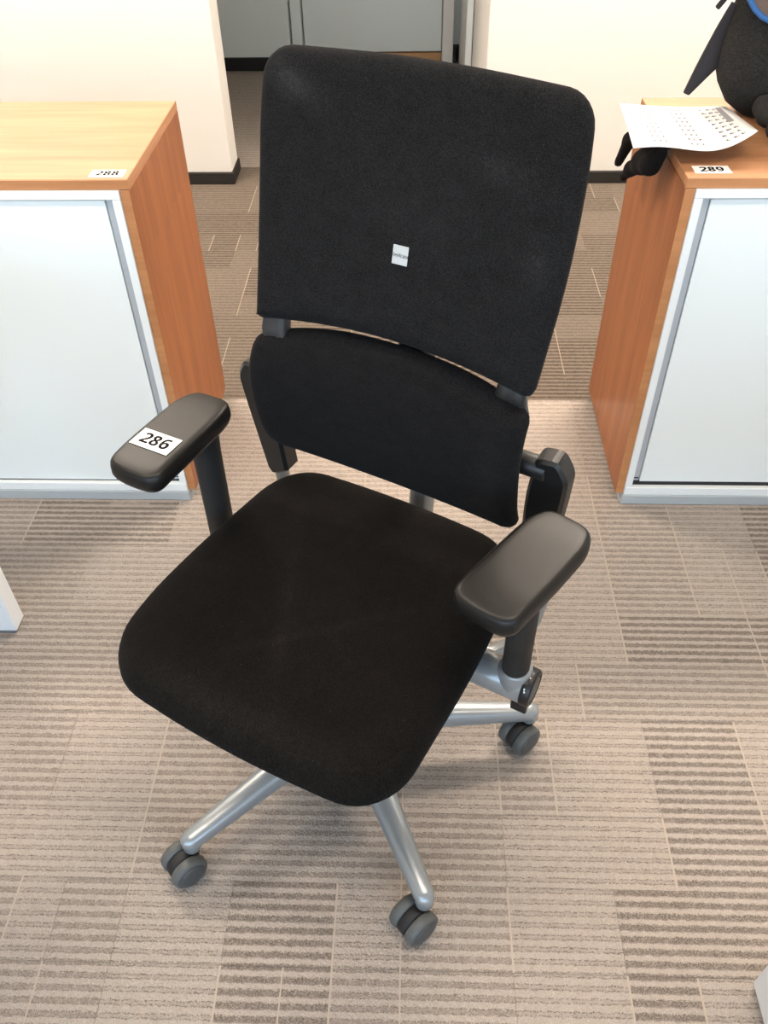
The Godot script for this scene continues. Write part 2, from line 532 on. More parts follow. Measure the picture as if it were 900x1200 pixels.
func make_room():
	# front walls of the room, either side of the passage
	wall_box("wall_left", -4.0, -0.742, 0.0, CEIL, 3.44, 3.585, M.wall, null, 0.004)
	wall_box("wall_right", 0.2657, 4.0, 0.0, CEIL, 3.44, 4.37, M.wall, null, 0.004)
	wall_box("baseboard_left", -3.99, -0.734, 0.0, 0.047, 3.428, 3.59, M.base, null, 0.002)
	wall_box("baseboard_right", 0.258, 3.99, 0.0, 0.047, 3.428, 4.37, M.base, null, 0.002)
	wall_box("wall_passage", 0.238, 1.2, 0.0, CEIL, 4.372, 5.3, M.jamb, null, 0.003)
	wall_box("trim_1", 0.232, 0.262, 0.0, 2.2, 4.33, 4.375, M.white, null, 0.003)
	# far end of the passage
	wall_box("wall_far", -4.0, -0.665, 0.0, CEIL, 4.96, 5.3, M.partition)
	wall_box("baseboard_far", -4.0, -0.665, 0.0, 0.062, 4.945, 4.962, M.dark_base)
	wall_box("trim_2", -0.658, -0.603, 0.0, 2.2, 5.0, 5.08, M.partition, null, 0.004)
	wall_box("door_1", -0.597, 0.140, 0.062, 2.15, 5.04, 5.09, M.partition, null, 0.003)
	wall_box("trim_3", -0.60, 0.140, 0.018, 0.056, 5.035, 5.09, M.threshold, null, 0.002)
	wall_box("trim_4", 0.143, 0.203, 0.0, 2.2, 5.02, 5.12, M.jamb, null, 0.004)
	wall_box("wall_far_end", -0.7, 1.2, 0.0, CEIL, 5.12, 5.3, M.partition)
	wall_box("baseboard_end", 0.204, 0.237, 0.0, 0.075, 5.09, 5.121, M.dark_base)
	# stop beside the door
	var st := ST()
	lathe(st, [[0.0, 0.0], [0.012, 0.0], [0.012, 0.02], [0.007, 0.03], [0.007, 0.07], [0.011, 0.075], [0.011, 0.09], [0.0, 0.094]], V(0.212, 0.002, 5.04), Vector3.UP, 12)
	var ds := obj("door_stop", st, M.black); ds.set_meta("label", "small black door stop on the floor at the far end of the passage"); ds.set_meta("category", "door stop")
	# sides, ceiling, back wall with a wide window that lets the daylight in
	wall_box("ceiling", -4.2, 4.2, CEIL, CEIL + 0.15, -3.2, 5.4, M.ceiling)
	wall_box("wall_west", -4.2, -4.0, 0.0, CEIL, -3.2, 5.4, M.wall)
	wall_box("wall_east", 4.0, 4.2, 0.0, CEIL, -3.2, 5.4, M.wall)
	wall_box("wall_back_low", -4.0, 4.0, 0.0, 0.75, -3.0, -3.2, M.wall)
	wall_box("wall_back_high", -4.0, 4.0, 2.55, CEIL, -3.0, -3.2, M.wall)
	for s in [[-4.0, -3.6], [3.6, 4.0]]: wall_box("wall_back_pier", s[0], s[1], 0.75, 2.55, -3.0, -3.2, M.wall)
	var wf := Node3D.new(); wf.name = "window_1"; wf.set_meta("kind", "structure"); add_child(wf)
	for x in [-3.56, -1.2, 1.2, 3.56]: wall_box("window_frame", x - 0.035, x + 0.035, 0.75, 2.55, -3.05, -3.12, M.white, wf, 0.004)
	for y in [0.785, 2.515]: wall_box("window_frame", -3.6, 3.6, y - 0.035, y + 0.035, -3.05, -3.12, M.white, wf, 0.004)

func make_floor():
	var fl := Node3D.new(); fl.name = "floor"; fl.set_meta("kind", "structure"); add_child(fl)
	var mats := [carpet_material(0), carpet_material(1), carpet_material(2)]
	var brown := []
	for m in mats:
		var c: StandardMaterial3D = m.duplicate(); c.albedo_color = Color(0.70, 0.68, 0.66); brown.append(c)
	var st := ST(); box(st, V(0, -0.104, 1.1), Vector3(8.4, 0.2, 8.6))
	obj("carpet_underlay", st, mats[1], fl)
	# grid lines of the woven pattern, repeated every 0.45 m
	var gx := []
	for k in range(-3, 4):
		for o in [0.0, 0.097, 0.172, 0.277]: gx.append(-0.737 + 0.45 * k + o)
	var gz := []
	for k in range(-1, 8):
		for o in [0.0, 0.13, 0.255]: gz.append(0.46 + 0.45 * k + o)
	# tones read from the photograph: [x0, x1, d0, d1, tone]
	var seen := [[-1.5, -0.567, 0.91, 1.21, 1], [-1.5, -0.74, 1.165, 1.94, 1], [-0.913, -0.737, 1.36, 1.94, 2], [-0.737, -0.567, 1.165, 1.36, 0], [-0.567, 0.2, 0.91, 1.94, 0],
		[-1.0, -0.739, 0.2, 0.91, 0], [-0.739, -0.639, 0.715, 0.91, 1], [-0.639, -0.46, 0.46, 0.91, 0], [-0.565, -0.46, 0.46, 0.59, 1], [-0.46, -0.185, 0.715, 0.91, 1], [-0.46, -0.2, 0.59, 0.715, 1], [-0.185, 0.165, 0.59, 0.715, 1],
		[-0.46, -0.287, 0.2, 0.59, 0], [-0.287, -0.115, 0.2, 0.59, 2], [-0.115, -0.008, 0.46, 0.59, 0], [-0.115, 0.165, 0.2, 0.46, 1], [-0.008, 0.165, 0.46, 0.59, 1], [0.165, 0.335, 0.2, 0.715, 0], [-0.01, 0.165, 0.715, 0.91, 0],
		[0.165, 0.262, 0.715, 0.91, 1], [0.262, 0.445, 0.59, 1.2, 0], [0.445, 0.614, 0.59, 0.91, 2], [0.614, 0.9, 0.59, 0.91, 0], [0.335, 1.2, 0.46, 0.59, 2], [0.335, 0.445, 0.2, 0.46, 2], [0.445, 1.2, 0.2, 0.46, 0],
		[0.335, 1.2, 0.91, 1.04, 1], [0.43, 1.2, 1.04, 1.165, 2], [0.165, 0.43, 1.165, 1.9, 0], [0.43, 0.61, 1.165, 1.94, 1], [0.61, 0.78, 1.165, 1.94, 0], [0.78, 1.3, 1.165, 1.94, 2], [0.43, 0.61, 2.39, 2.9, 2], [-0.8, -0.5, 1.94, 2.4, 1]]
	var rng := RandomNumberGenerator.new(); rng.seed = 404
	var seams := ST(); var back_seams := ST()
	for j in gz.size() - 1:
		var d0: float = gz[j]; var d1: float = gz[j + 1]
		if d0 > 3.44: continue
		var run0 := -1; var run_tone := -1
		var prev := -1
		for i in gx.size():
			var tone := -2
			if i < gx.size() - 1:
				var cx: float = (gx[i] + gx[i + 1]) / 2; var cd := (d0 + d1) / 2
				tone = rng.randi() % 3 if rng.randf() < 0.6 or prev < 0 else prev
				for s in seen:
					if cx > s[0] and cx < s[1] and cd > s[2] and cd < s[3]: tone = s[4]
				prev = tone
			if tone != run_tone:
				if run_tone >= 0:
					var x0: float = gx[run0]; var x1: float = gx[i]
					st = ST()
					box(st, V((x0 + x1) / 2, -0.002 + rng.randf_range(-0.0004, 0.0), (d0 + d1) / 2), Vector3(x1 - x0 - 0.0006, 0.004, d1 - d0 - 0.0006))
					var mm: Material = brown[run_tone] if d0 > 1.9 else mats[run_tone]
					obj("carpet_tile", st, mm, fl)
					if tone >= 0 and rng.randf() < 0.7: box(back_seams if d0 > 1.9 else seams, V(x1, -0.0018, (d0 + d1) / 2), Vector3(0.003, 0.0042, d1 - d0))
				run0 = i; run_tone = tone
			elif tone >= 0 and rng.randf() < 0.16: box(back_seams if d0 > 1.9 else seams, V(gx[i], -0.0018, (d0 + d1) / 2), Vector3(0.0025, 0.0042, d1 - d0))
	var sm := obj("carpet_seam", seams, mat(Color(0.69, 0.64, 0.59), 0.95, 0.0, 0.1), fl)
	sm.set_meta("kind", "stuff")
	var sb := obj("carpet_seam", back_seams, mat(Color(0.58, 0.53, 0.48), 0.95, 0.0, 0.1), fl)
	sb.set_meta("kind", "stuff")

# ---------------------------------------------------------------- cabinets
# side: +1 = open end on the right (left cabinet), -1 = open end on the left (right cabinet)
func cabinet(x_end: float, side: int, width: float, label: String, low_gap: float) -> Node3D:
	var t := thing("cabinet", label, "cabinet", V(x_end, 0, FRONT), 0, "sliding-door cabinets")
	# local: x runs away from the visible end, z = 0 at the front, negative z to the back
	var X := func(a: float) -> float: return -side * a
	var dep := BACK - FRONT
	var part := func(called: String, a0: float, a1: float, y0: float, y1: float, z0: float, z1: float, m: Material, b := 0.001, parent: Node = t) -> MeshInstance3D:
		var st := ST()
		box(st, Vector3((X.call(a0) + X.call(a1)) / 2, (y0 + y1) / 2, -(z0 + z1) / 2), Vector3(absf(a1 - a0), y1 - y0, absf(z1 - z0)), b)
		return obj(called, st, m, parent)
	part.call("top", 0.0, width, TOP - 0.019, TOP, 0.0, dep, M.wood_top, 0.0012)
	part.call("top_edging", -0.0006, width, TOP - 0.0186, TOP - 0.0008, -0.0012, 0.0006, M.wood_edge, 0.0003)
	for a in [0.0, width - 0.019]:
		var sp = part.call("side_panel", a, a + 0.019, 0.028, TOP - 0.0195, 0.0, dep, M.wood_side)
		part.call("edging", a + 0.0004, a + 0.0186, 0.0285, TOP - 0.020, -0.0010, 0.0006, M.wood_edge, 0.0003, sp)
	part.call("back_panel", 0.019, width - 0.019, 0.03, TOP - 0.02, dep - 0.016, dep - 0.004, M.white)
	part.call("shelf", 0.02, width - 0.02, 0.38, 0.40, 0.05, dep - 0.018, M.white)
	part.call("floor_panel", 0.02, width - 0.02, 0.03, 0.05, 0.02, dep - 0.018, M.white)
	# steel front frame, plinth
	part.call("plinth", 0.013, width - 0.013, 0.0, 0.027, 0.004, dep - 0.01, M.plinth, 0.002)
	part.call("plinth_front", 0.016, width - 0.016, 0.0, 0.029, -0.010, 0.005, M.plinth, 0.002)
	part.call("top_rail", 0.019, width - 0.019, TOP - 0.036, TOP - 0.0195, -0.006, 0.02, M.white, 0.001)
	part.call("bottom_rail", 0.019, width - 0.019, 0.0292, 0.052, -0.008, 0.02, M.white, 0.001)
	for a in [0.019, width - 0.019 - 0.016]: part.call("stile", a, a + 0.016, 0.0525, TOP - 0.0365, -0.006, 0.02, M.white, 0.001)
	# recessed grey channel of the sliding door, then the white door itself
	part.call("door_track", 0.0355, width - 0.0355, 0.0522, 0.0522 + low_gap, 0.003, 0.022, M.gap, 0.0004)
	for k in 2:
		var a0 := 0.052 if k == 0 else width / 2 + 0.002
		var a1 := width / 2 - 0.002 if k == 0 else width - 0.052
		var d = part.call("door", a0, a1, 0.0525 + low_gap, TOP - 0.0405, 0.002, 0.0145, M.door, 0.001)
		var s0 := 0.0355 if k == 0 else width - 0.0505
		part.call("pull_channel", s0 + 0.0016, s0 + 0.015, 0.0528 + low_gap, TOP - 0.037, 0.005, 0.014, M.pull, 0.001, d)
		part.call("pull_end", s0 + 0.002, s0 + 0.0135, 0.0600 + low_gap, 0.0635 + low_gap, 0.0042, 0.006, M.gap, 0.0004, d)
	part.call("door_shadow_gap", 0.0355, width - 0.0355, TOP - 0.0405, TOP - 0.0362, 0.006, 0.016, M.gap, 0.0004)
	for a in [0.0352, width - 0.0372]: part.call("door_side_gap", a, a + 0.002, 0.0525, TOP - 0.0365, 0.006, 0.016, M.gap, 0.0004)
	return t

func number_sticker(text: String, at: Vector3, w: float, h: float, label: String, turn := 0.0):
	var t := thing("number_sticker", label, "sticker", at, turn, "number stickers")
	var st := ST(); box(st, Vector3(0, 0.0003, 0), Vector3(w, 0.0005, h), 0.0001)
	obj("label_paper", st, M.label, t)
	letters("numerals", text, h * 0.58, Transform3D(Basis(Vector3.RIGHT, Vector3(0, 0, -1), Vector3.UP), Vector3(0, 0.0007, 0)), M.ink, t, "Droid Sans", 0.0003)
	return t

func make_cabinets():
	cabinet(-0.524, 1, 1.2, "sliding-door cabinet behind the armrest with the 286 sticker, bare bright wooden top", 0.003)
	cabinet(0.489, -1, 1.2, "sliding-door cabinet carrying the paper sheet and the black bag on its wooden top", 0.011)
	number_sticker("288", V(-0.567, TOP, 1.552), 0.064, 0.034, "white sticker printed 288 on the cabinet with the bare top")
	number_sticker("289", V(0.540, TOP, 1.561), 0.066, 0.034, "white sticker printed 289 on the front corner of the cabinet under the bag")

# ---------------------------------------------------------------- the chair
func make_chair():
	var t := thing("office_chair", "black upholstered swivel office chair with silver five-star base and numbered armrest", "office chair", V(-0.107, 0, 0.838), deg_to_rad(-28.0))
	chair_base(t)
	chair_seat(t)
	chair_back(t)
	chair_arm(t, -1, -0.264, 0.007, deg_to_rad(-2.0))
	chair_arm(t, 1, 0.281, -0.001, deg_to_rad(11.0))
	var s: Node3D = number_sticker("286", t.transform * Vector3(-0.266, 0.6557, 0.041), 0.066, 0.037, "white sticker printed 286 across the black armrest", deg_to_rad(-28.0 + 2.0))
	s.position.y += 0.0006

func chair_base(t: Node3D):
	var inv := t.transform.basis.inverse()
	var wdir := func(deg: float) -> Vector3:   # degrees from straight ahead (+ to the right) in the room -> chair axes
		return inv * Vector3(sin(deg_to_rad(deg)), 0, -cos(deg_to_rad(deg)))
	var st := ST()
	lathe(st, [[0.0, 0.075], [0.036, 0.075], [0.044, 0.082], [0.046, 0.125], [0.040, 0.138], [0.030, 0.142], [0.0, 0.142]], Vector3.ZERO, Vector3.UP, 32)
	obj("base_hub", st, M.silver, t)
	st = ST()
	lathe(st, [[0.0, 0.13], [0.026, 0.13], [0.026, 0.29], [0.024, 0.292], [0.014, 0.293], [0.014, 0.37], [0.0, 0.37]], Vector3.ZERO, Vector3.UP, 24)
	obj("gas_lift", st, M.black, t)
	for k in 5:
		var dir: Vector3 = wdir.call(84.0 + 72.0 * k)
		st = ST()
		var pts := []; var rad := []
		for i in 9:
			var s := i / 8.0
			pts.append(dir * lerpf(0.03, 0.326, s) + Vector3(0, lerpf(0.112, 0.082, pow(s, 0.8)) , 0)); rad.append(lerpf(0.028, 0.0160, s))
		tube(st, pts, rad, 20, 1.0, Vector3.UP, 3, 2.6)
		lathe(st, [[0.0, 0.060], [0.0135, 0.060], [0.0148, 0.063], [0.0155, 0.085], [0.0135, 0.093], [0.0, 0.0965]], dir * 0.328, Vector3.UP, 20)
		obj("base_leg", st, M.silver, t)
		# twin-wheel caster, swivelled the same way under every leg
		var tip := dir * 0.328
		var axle := (inv * V(0.66, 0, -0.75)).normalized()
		var trail := (inv * V(-0.75, 0, -0.66)).normalized()
		if k == 3 or k == 4: trail = trail.rotated(Vector3.UP, 0.5); axle = axle.rotated(Vector3.UP, 0.5)
		var c := tip + trail * 0.022 + Vector3(0, 0.030, 0)
		st = ST()
		lathe(st, [[0.0, -0.0085], [0.0265, -0.0085], [0.0275, -0.007], [0.0275, 0.007], [0.0265, 0.0085], [0.0, 0.0085]], c, axle, 28)
		tube(st, [tip + Vector3(0, 0.045, 0), tip + Vector3(0, 0.064, 0)], [0.0095, 0.0095], 14, 1.0, Vector3.UP)
		var ca := obj("caster", st, M.black_rough, t)
		for s in [-1, 1]:
			st = ST()
			lathe(st, [[0.0, 0.0], [0.026, 0.0], [0.0285, 0.0010], [0.030, 0.0035], [0.030, 0.013], [0.0285, 0.0165], [0.0255, 0.0185], [0.0235, 0.0185], [0.0, 0.0180]], c + axle * s * 0.0092, axle * s, 32)
			var wh := obj("wheel", st, M.tyre, ca)
			st = ST()
			lathe(st, [[0.0, 0.0], [0.0228, 0.0], [0.0222, 0.0018], [0.016, 0.0034], [0.0, 0.0042]], c + axle * s * 0.0274, axle * s, 28)
			obj("wheel_cap", st, M.hubcap, ca)

func chair_seat(t: Node3D):
	var ol := rounded([[-0.222, -0.196, 0.085], [0.0, -0.212, 0.2], [0.222, -0.196, 0.085], [0.243, 0.06, 0.25], [0.235, 0.277, 0.076], [0.0, 0.293, 0.3], [-0.233, 0.277, 0.084], [-0.243, 0.06, 0.25]], 0.02, 10)
	ol = even(ol, 0.014)
	var shape := func(p: Vector3) -> Vector3:
		var y := p.z
		var top := clampf((p.z - 0.425) / 0.05, 0.0, 1.0)
		var r := Vector2(p.x / 0.20, (p.y - 0.02) / 0.22)
		y -= 0.011 * top * exp(-r.length_squared() * 1.2)
		y -= 0.018 * smoothstep(0.12, 0.31, p.y)
		y += 0.006 * top * smoothstep(-0.12, -0.2, p.y)
		return Vector3(p.x, y, p.y)
	var st := ST()
	slab(st, ol, [[0.034, 0.418], [0.016, 0.420], [0.005, 0.427], [0.0, 0.438], [0.0015, 0.450], [0.006, 0.461], [0.014, 0.470], [0.026, 0.4765], [0.042, 0.480]], 9, shape)
	obj("seat", st, M.seat, t)
	st = ST()
	slab(st, ol, [[0.07, 0.392], [0.05, 0.396], [0.036, 0.408], [0.033, 0.4185]], 1, func(p: Vector3) -> Vector3: return Vector3(p.x, p.z - 0.018 * smoothstep(0.12, 0.31, p.y), p.y))
	obj("seat_shell", st, M.black, t)
	# tilt mechanism and the silver cross tube that carries the armrests
	st = ST()
	box(st, Vector3(0, 0.355, -0.03), Vector3(0.16, 0.07, 0.24), 0.012)
	obj("mechanism", st, M.black, t)
	st = ST()
	lathe(st, [[0.0, -0.24], [0.022, -0.24], [0.022, 0.24], [0.0, 0.24]], Vector3(0, 0.333, -0.056), Vector3.RIGHT, 24)
	obj("cross_tube", st, M.silver, t)

func chair_back(t: Node3D):
	var st := ST()
	# upper panel: reclined, slightly hollow; straight bottom with an arch in the middle
	var bottom := []
	for i in 9:
		var u := lerpf(-0.205, 0.213, i / 8.0)
		bottom.append([u, 0.778 + 0.016 * (1.0 - pow((u - 0.004) / 0.209, 2.0)), 0.012 if i == 0 or i == 8 else 0.03])
	var pts := bottom + [[0.223, 0.93, 0.1], [0.220, 1.045, 0.05], [0.212, 1.112, 0.038], [0.004, 1.118, 0.2], [-0.204, 1.112, 0.038], [-0.212, 1.045, 0.05], [-0.211, 0.93, 0.1]]
	var ol := even(rounded(pts, 0.02, 7), 0.009)
	var up := func(p: Vector3) -> Vector3:
		var w := -0.138 - 0.26 * (p.y - 0.77) + 0.25 * p.x * p.x - 0.006 * sin((p.y - 0.77) / 0.34 * PI)
		return Vector3(p.x, p.y + p.z * 0.25, w + p.z - 0.004)
	slab(st, ol, [[0.016, -0.030], [0.006, -0.027], [0.0, -0.018], [0.0, -0.010], [0.003, -0.002], [0.009, 0.004], [0.02, 0.007]], 8, up)
	var ub := obj("upper_backrest", st, M.back, t)
	# woven badge sewn to the middle
	var c: Vector3 = up.call(Vector3(0.010, 0.905, 0.0085))
	var nx := Vector3(1, 0, 0.0); var ny := Vector3(0, 1, -0.26).normalized(); var nz := nx.cross(ny)
	st = ST(); box(st, c, Vector3(0.0215, 0.0235, 0.0016), 0.0004, Basis(nx, ny, nz))
	var bd := obj("badge", st, M.badge, ub, "small silver badge with dark lettering")
	letters("badge_lettering", "Steelcase", 0.0025, Transform3D(Basis(nx, ny, nz), c + nz * 0.0009), M.ink, bd_parent(ub), "Droid Sans", 0.0003)
	st = ST()
	slab(st, ol, [[0.02, -0.0415], [0.013, -0.040], [0.012, -0.029]], 3, up)
	obj("back_shell", st, M.black, t)
	# lumbar pad with an arched top rolled to the rear
	var lp := []
	for i in 9:
		var u := lerpf(0.214, -0.212, i / 8.0)
		lp.append([u, 0.748 + 0.033 * (1.0 - pow(absf(u - 0.005) / 0.213, 2.6)), 0.012 if i == 0 or i == 8 else 0.03])
	lp += [[-0.224, 0.69, 0.05], [-0.218, 0.62, 0.05], [-0.207, 0.549, 0.03], [0.0, 0.541, 0.1], [0.216, 0.546, 0.022], [0.213, 0.60, 0.05], [0.210, 0.68, 0.05]]
	var ol2 := even(rounded(lp, 0.02, 6), 0.009)
	var low := func(p: Vector3) -> Vector3:
		var w := -0.137 + 0.25 * p.x * p.x + 0.010 * sin(clampf((p.y - 0.54) / 0.22, 0, 1) * PI)
		w -= 0.35 * pow(maxf(p.y - 0.72, 0.0), 1.25) + 0.010 * smoothstep(0.60, 0.54, p.y)
		return Vector3(p.x, p.y, w + p.z - 0.006)
	st = ST()
	slab(st, ol2, [[0.016, -0.028], [0.006, -0.025], [0.0, -0.016], [0.0, -0.009], [0.003, -0.001], [0.010, 0.005], [0.022, 0.008]], 7, low)
	obj("lumbar_pad", st, M.pad, t)
	# links between both panels
	for s in [-1, 1]:
		st = ST()
		slab(st, rounded([[s * 0.180 - 0.022, 0.725, 0.004], [s * 0.180 + 0.022, 0.725, 0.004], [s * 0.180 + 0.018, 0.80, 0.004], [s * 0.180 - 0.016, 0.80, 0.004]], 0.02, 3), [[0.002, -0.034], [0.0, -0.032], [0.0, -0.016], [0.003, -0.013]], 1, func(p: Vector3) -> Vector3: return Vector3(p.x, p.y, -0.134 - (0.008 if s > 0 else 0.0) + p.z + 0.008 * sin(p.y * 60.0)))
		obj("back_link", st, M.lit_plastic if s < 0 else M.black, t)  # left link paler than its twin, light on the plastic painted in
	# centre spine: silver below, black above
	st = ST()
	tube(st, [Vector3(0.005, 0.33, -0.13), Vector3(0.006, 0.345, -0.20), Vector3(0.007, 0.39, -0.248), Vector3(0.008, 0.47, -0.258), Vector3(0.008, 0.56, -0.250)], [0.020, 0.020, 0.020, 0.020, 0.020], 16, 1.0, Vector3(0, 0.3, 1), 0, 3.0)
	obj("spine", st, M.silver, t)
	st = ST()
	tube(st, [Vector3(0.008, 0.55, -0.250), Vector3(0.008, 0.65, -0.235), Vector3(0.008, 0.75, -0.225), Vector3(0.008, 0.86, -0.222)], [0.024, 0.024, 0.024, 0.020], 16, 1.0, Vector3(0, 0.3, 1), 1, 3.0)
	obj("spine_cover", st, M.black, t)
	# outer arms: silver bow, black blade, pivot tube to the lumbar pad
	for s in [-1, 1]:
		var u: float = 0.252 * s
		st = ST()
		slab(st, rounded([[0.212, 0.458, 0.004], [0.246, 0.436, 0.008], [0.256, 0.450, 0.006], [0.270, 0.600, 0.04], [0.273, 0.650, 0.012], [0.256, 0.681, 0.010], [0.224, 0.676, 0.010], [0.214, 0.60, 0.04]], 0.03, 4), [[0.005, -0.192], [0.0, -0.188], [0.0, -0.160], [0.005, -0.155]], 2, func(p: Vector3) -> Vector3: return Vector3(p.x * s, p.y, p.z - 0.10 * (0.66 - p.y)), false)
		var bl := obj("back_arm", st, M.black, t)
		st = ST()
		lathe(st, [[0.0, 0.0], [0.0155, 0.0], [0.0165, 0.002], [0.0165, 0.050], [0.014, 0.054], [0.0, 0.054]], Vector3(s * 0.240, 0.654, -0.168), Vector3(-s, 0, 0), 20)
		obj("pivot_tube", st, M.black, bl)
		st = ST()
		tube(st, [Vector3(u * 0.93, 0.50, -0.19), Vector3(u * 0.96, 0.42, -0.20), Vector3(u * 0.99, 0.345, -0.212), Vector3(u * 0.97, 0.30, -0.205), Vector3(u * 0.93, 0.275, -0.175), Vector3(u * 0.8, 0.272, -0.13), Vector3(u * 0.5, 0.29, -0.10), Vector3(0, 0.31, -0.09)], [0.011, 0.012, 0.012, 0.012, 0.012, 0.012, 0.012, 0.012], 14, 1.0, Vector3(0, 0.2, 1), 0, 2.4)
		obj("silver_bow", st, M.silver, t)

func bd_parent(n: Node) -> Node:
	return n

func chair_arm(t: Node3D, s: int, cu: float, cw: float, rot: float):
	# pad: long rounded slab, broad in front, top slightly crowned
	var o := float(s)
	var ol := even(rounded([[-0.046, 0.100, 0.020], [0.0, 0.104, 0.02], [0.045, 0.098, 0.020], [0.048, 0.02, 0.05], [0.046, -0.065, 0.04], [0.033, -0.100, 0.018], [-0.033, -0.100, 0.018], [-0.045, -0.065, 0.03], [-0.047, 0.02, 0.05]], 0.02, 8), 0.005)
	var place := func(p: Vector3) -> Vector3:
		var q := Vector2(p.x * o, p.y).rotated(rot)
		var y := p.z - 0.002 * smoothstep(-0.05, -0.1, p.y) - 0.003 * smoothstep(0.05, 0.11, p.y)
		return Vector3(cu + q.x, y, cw + q.y)
	var st := ST()
	slab(st, ol, [[0.018, 0.6195], [0.009, 0.621], [0.003, 0.627], [0.0, 0.635], [0.0004, 0.6445], [0.0016, 0.6505], [0.0042, 0.6541], [0.0085, 0.6556]], 5, place)
	var pad := obj("arm_pad", st, M.armpad, t)
	st = ST()
	slab(st, even(rounded([[-0.026, 0.030, 0.018], [0.026, 0.030, 0.018], [0.026, -0.085, 0.018], [-0.026, -0.085, 0.018]], 0.02, 6), 0.005), [[0.006, 0.606], [0.0, 0.610], [0.0, 0.624]], 1, place)
	obj("pad_carrier", st, M.black, pad)
	# oval post
	st = ST()
	var pu := 0.270 * s; var pw := -0.056
	tube(st, [Vector3(pu, 0.362, pw), Vector3(pu, 0.45, pw), Vector3(pu, 0.56, pw), Vector3(pu, 0.60, pw), Vector3(pu, 0.622, pw + 0.004)], [0.0205, 0.0205, 0.0210, 0.0225, 0.030], 28, 1.12, Vector3(1, 0, 0))
	obj("arm_post", st, M.black_rough, t)
	# silver elbow with its end cap and lever
	st = ST()
	lathe(st, [[0.0, 0.0], [0.0275, 0.0], [0.029, 0.002], [0.029, 0.090], [0.0, 0.092]], Vector3(s * 0.200, 0.333, pw), Vector3(s, 0, 0), 28)
	lathe(st, [[0.0, 0.0], [0.029, 0.0], [0.027, 0.02], [0.0255, 0.033], [0.024, 0.036], [0.0, 0.036]], Vector3(pu, 0.333, pw), Vector3.UP, 28)
	var el := obj("arm_elbow", st, M.silver, t)
	st = ST()
	lathe(st, [[0.0, 0.0], [0.0295, 0.0], [0.0305, 0.002], [0.0305, 0.013], [0.028, 0.0155], [0.024, 0.0155], [0.022, 0.013], [0.0, 0.013]], Vector3(s * 0.289, 0.333, pw), Vector3(s, 0, 0), 28)
	var ec := obj("end_cap", st, M.black, el)
	st = ST()
	lathe(st, [[0.0, 0.0], [0.0205, 0.0], [0.0195, 0.002], [0.0, 0.0025]], Vector3(s * 0.3022, 0.333, pw), Vector3(s, 0, 0), 24)
	obj("cap_disc", st, M.tyre, el)
	st = ST()
	box(st, Vector3(s * 0.286, 0.291, pw + 0.006), Vector3(0.026, 0.032, 0.010), 0.002)
	obj("lever", st, M.black, el)
	if s > 0:
		st = ST()
		for k in 3: box(st, Vector3(0.2965, 0.3634, pw + 0.006), Vector3(0.002, 0.0006, 0.002), 0.0, Basis.IDENTITY) if k == 0 else box(st, Vector3(0.2935 + 0.001 * k, 0.3580 - 0.004 * k, pw + 0.021 + 0.002 * k), Vector3(0.002, 0.004, 0.0012))
		obj("cap_mark", st, M.label, el)

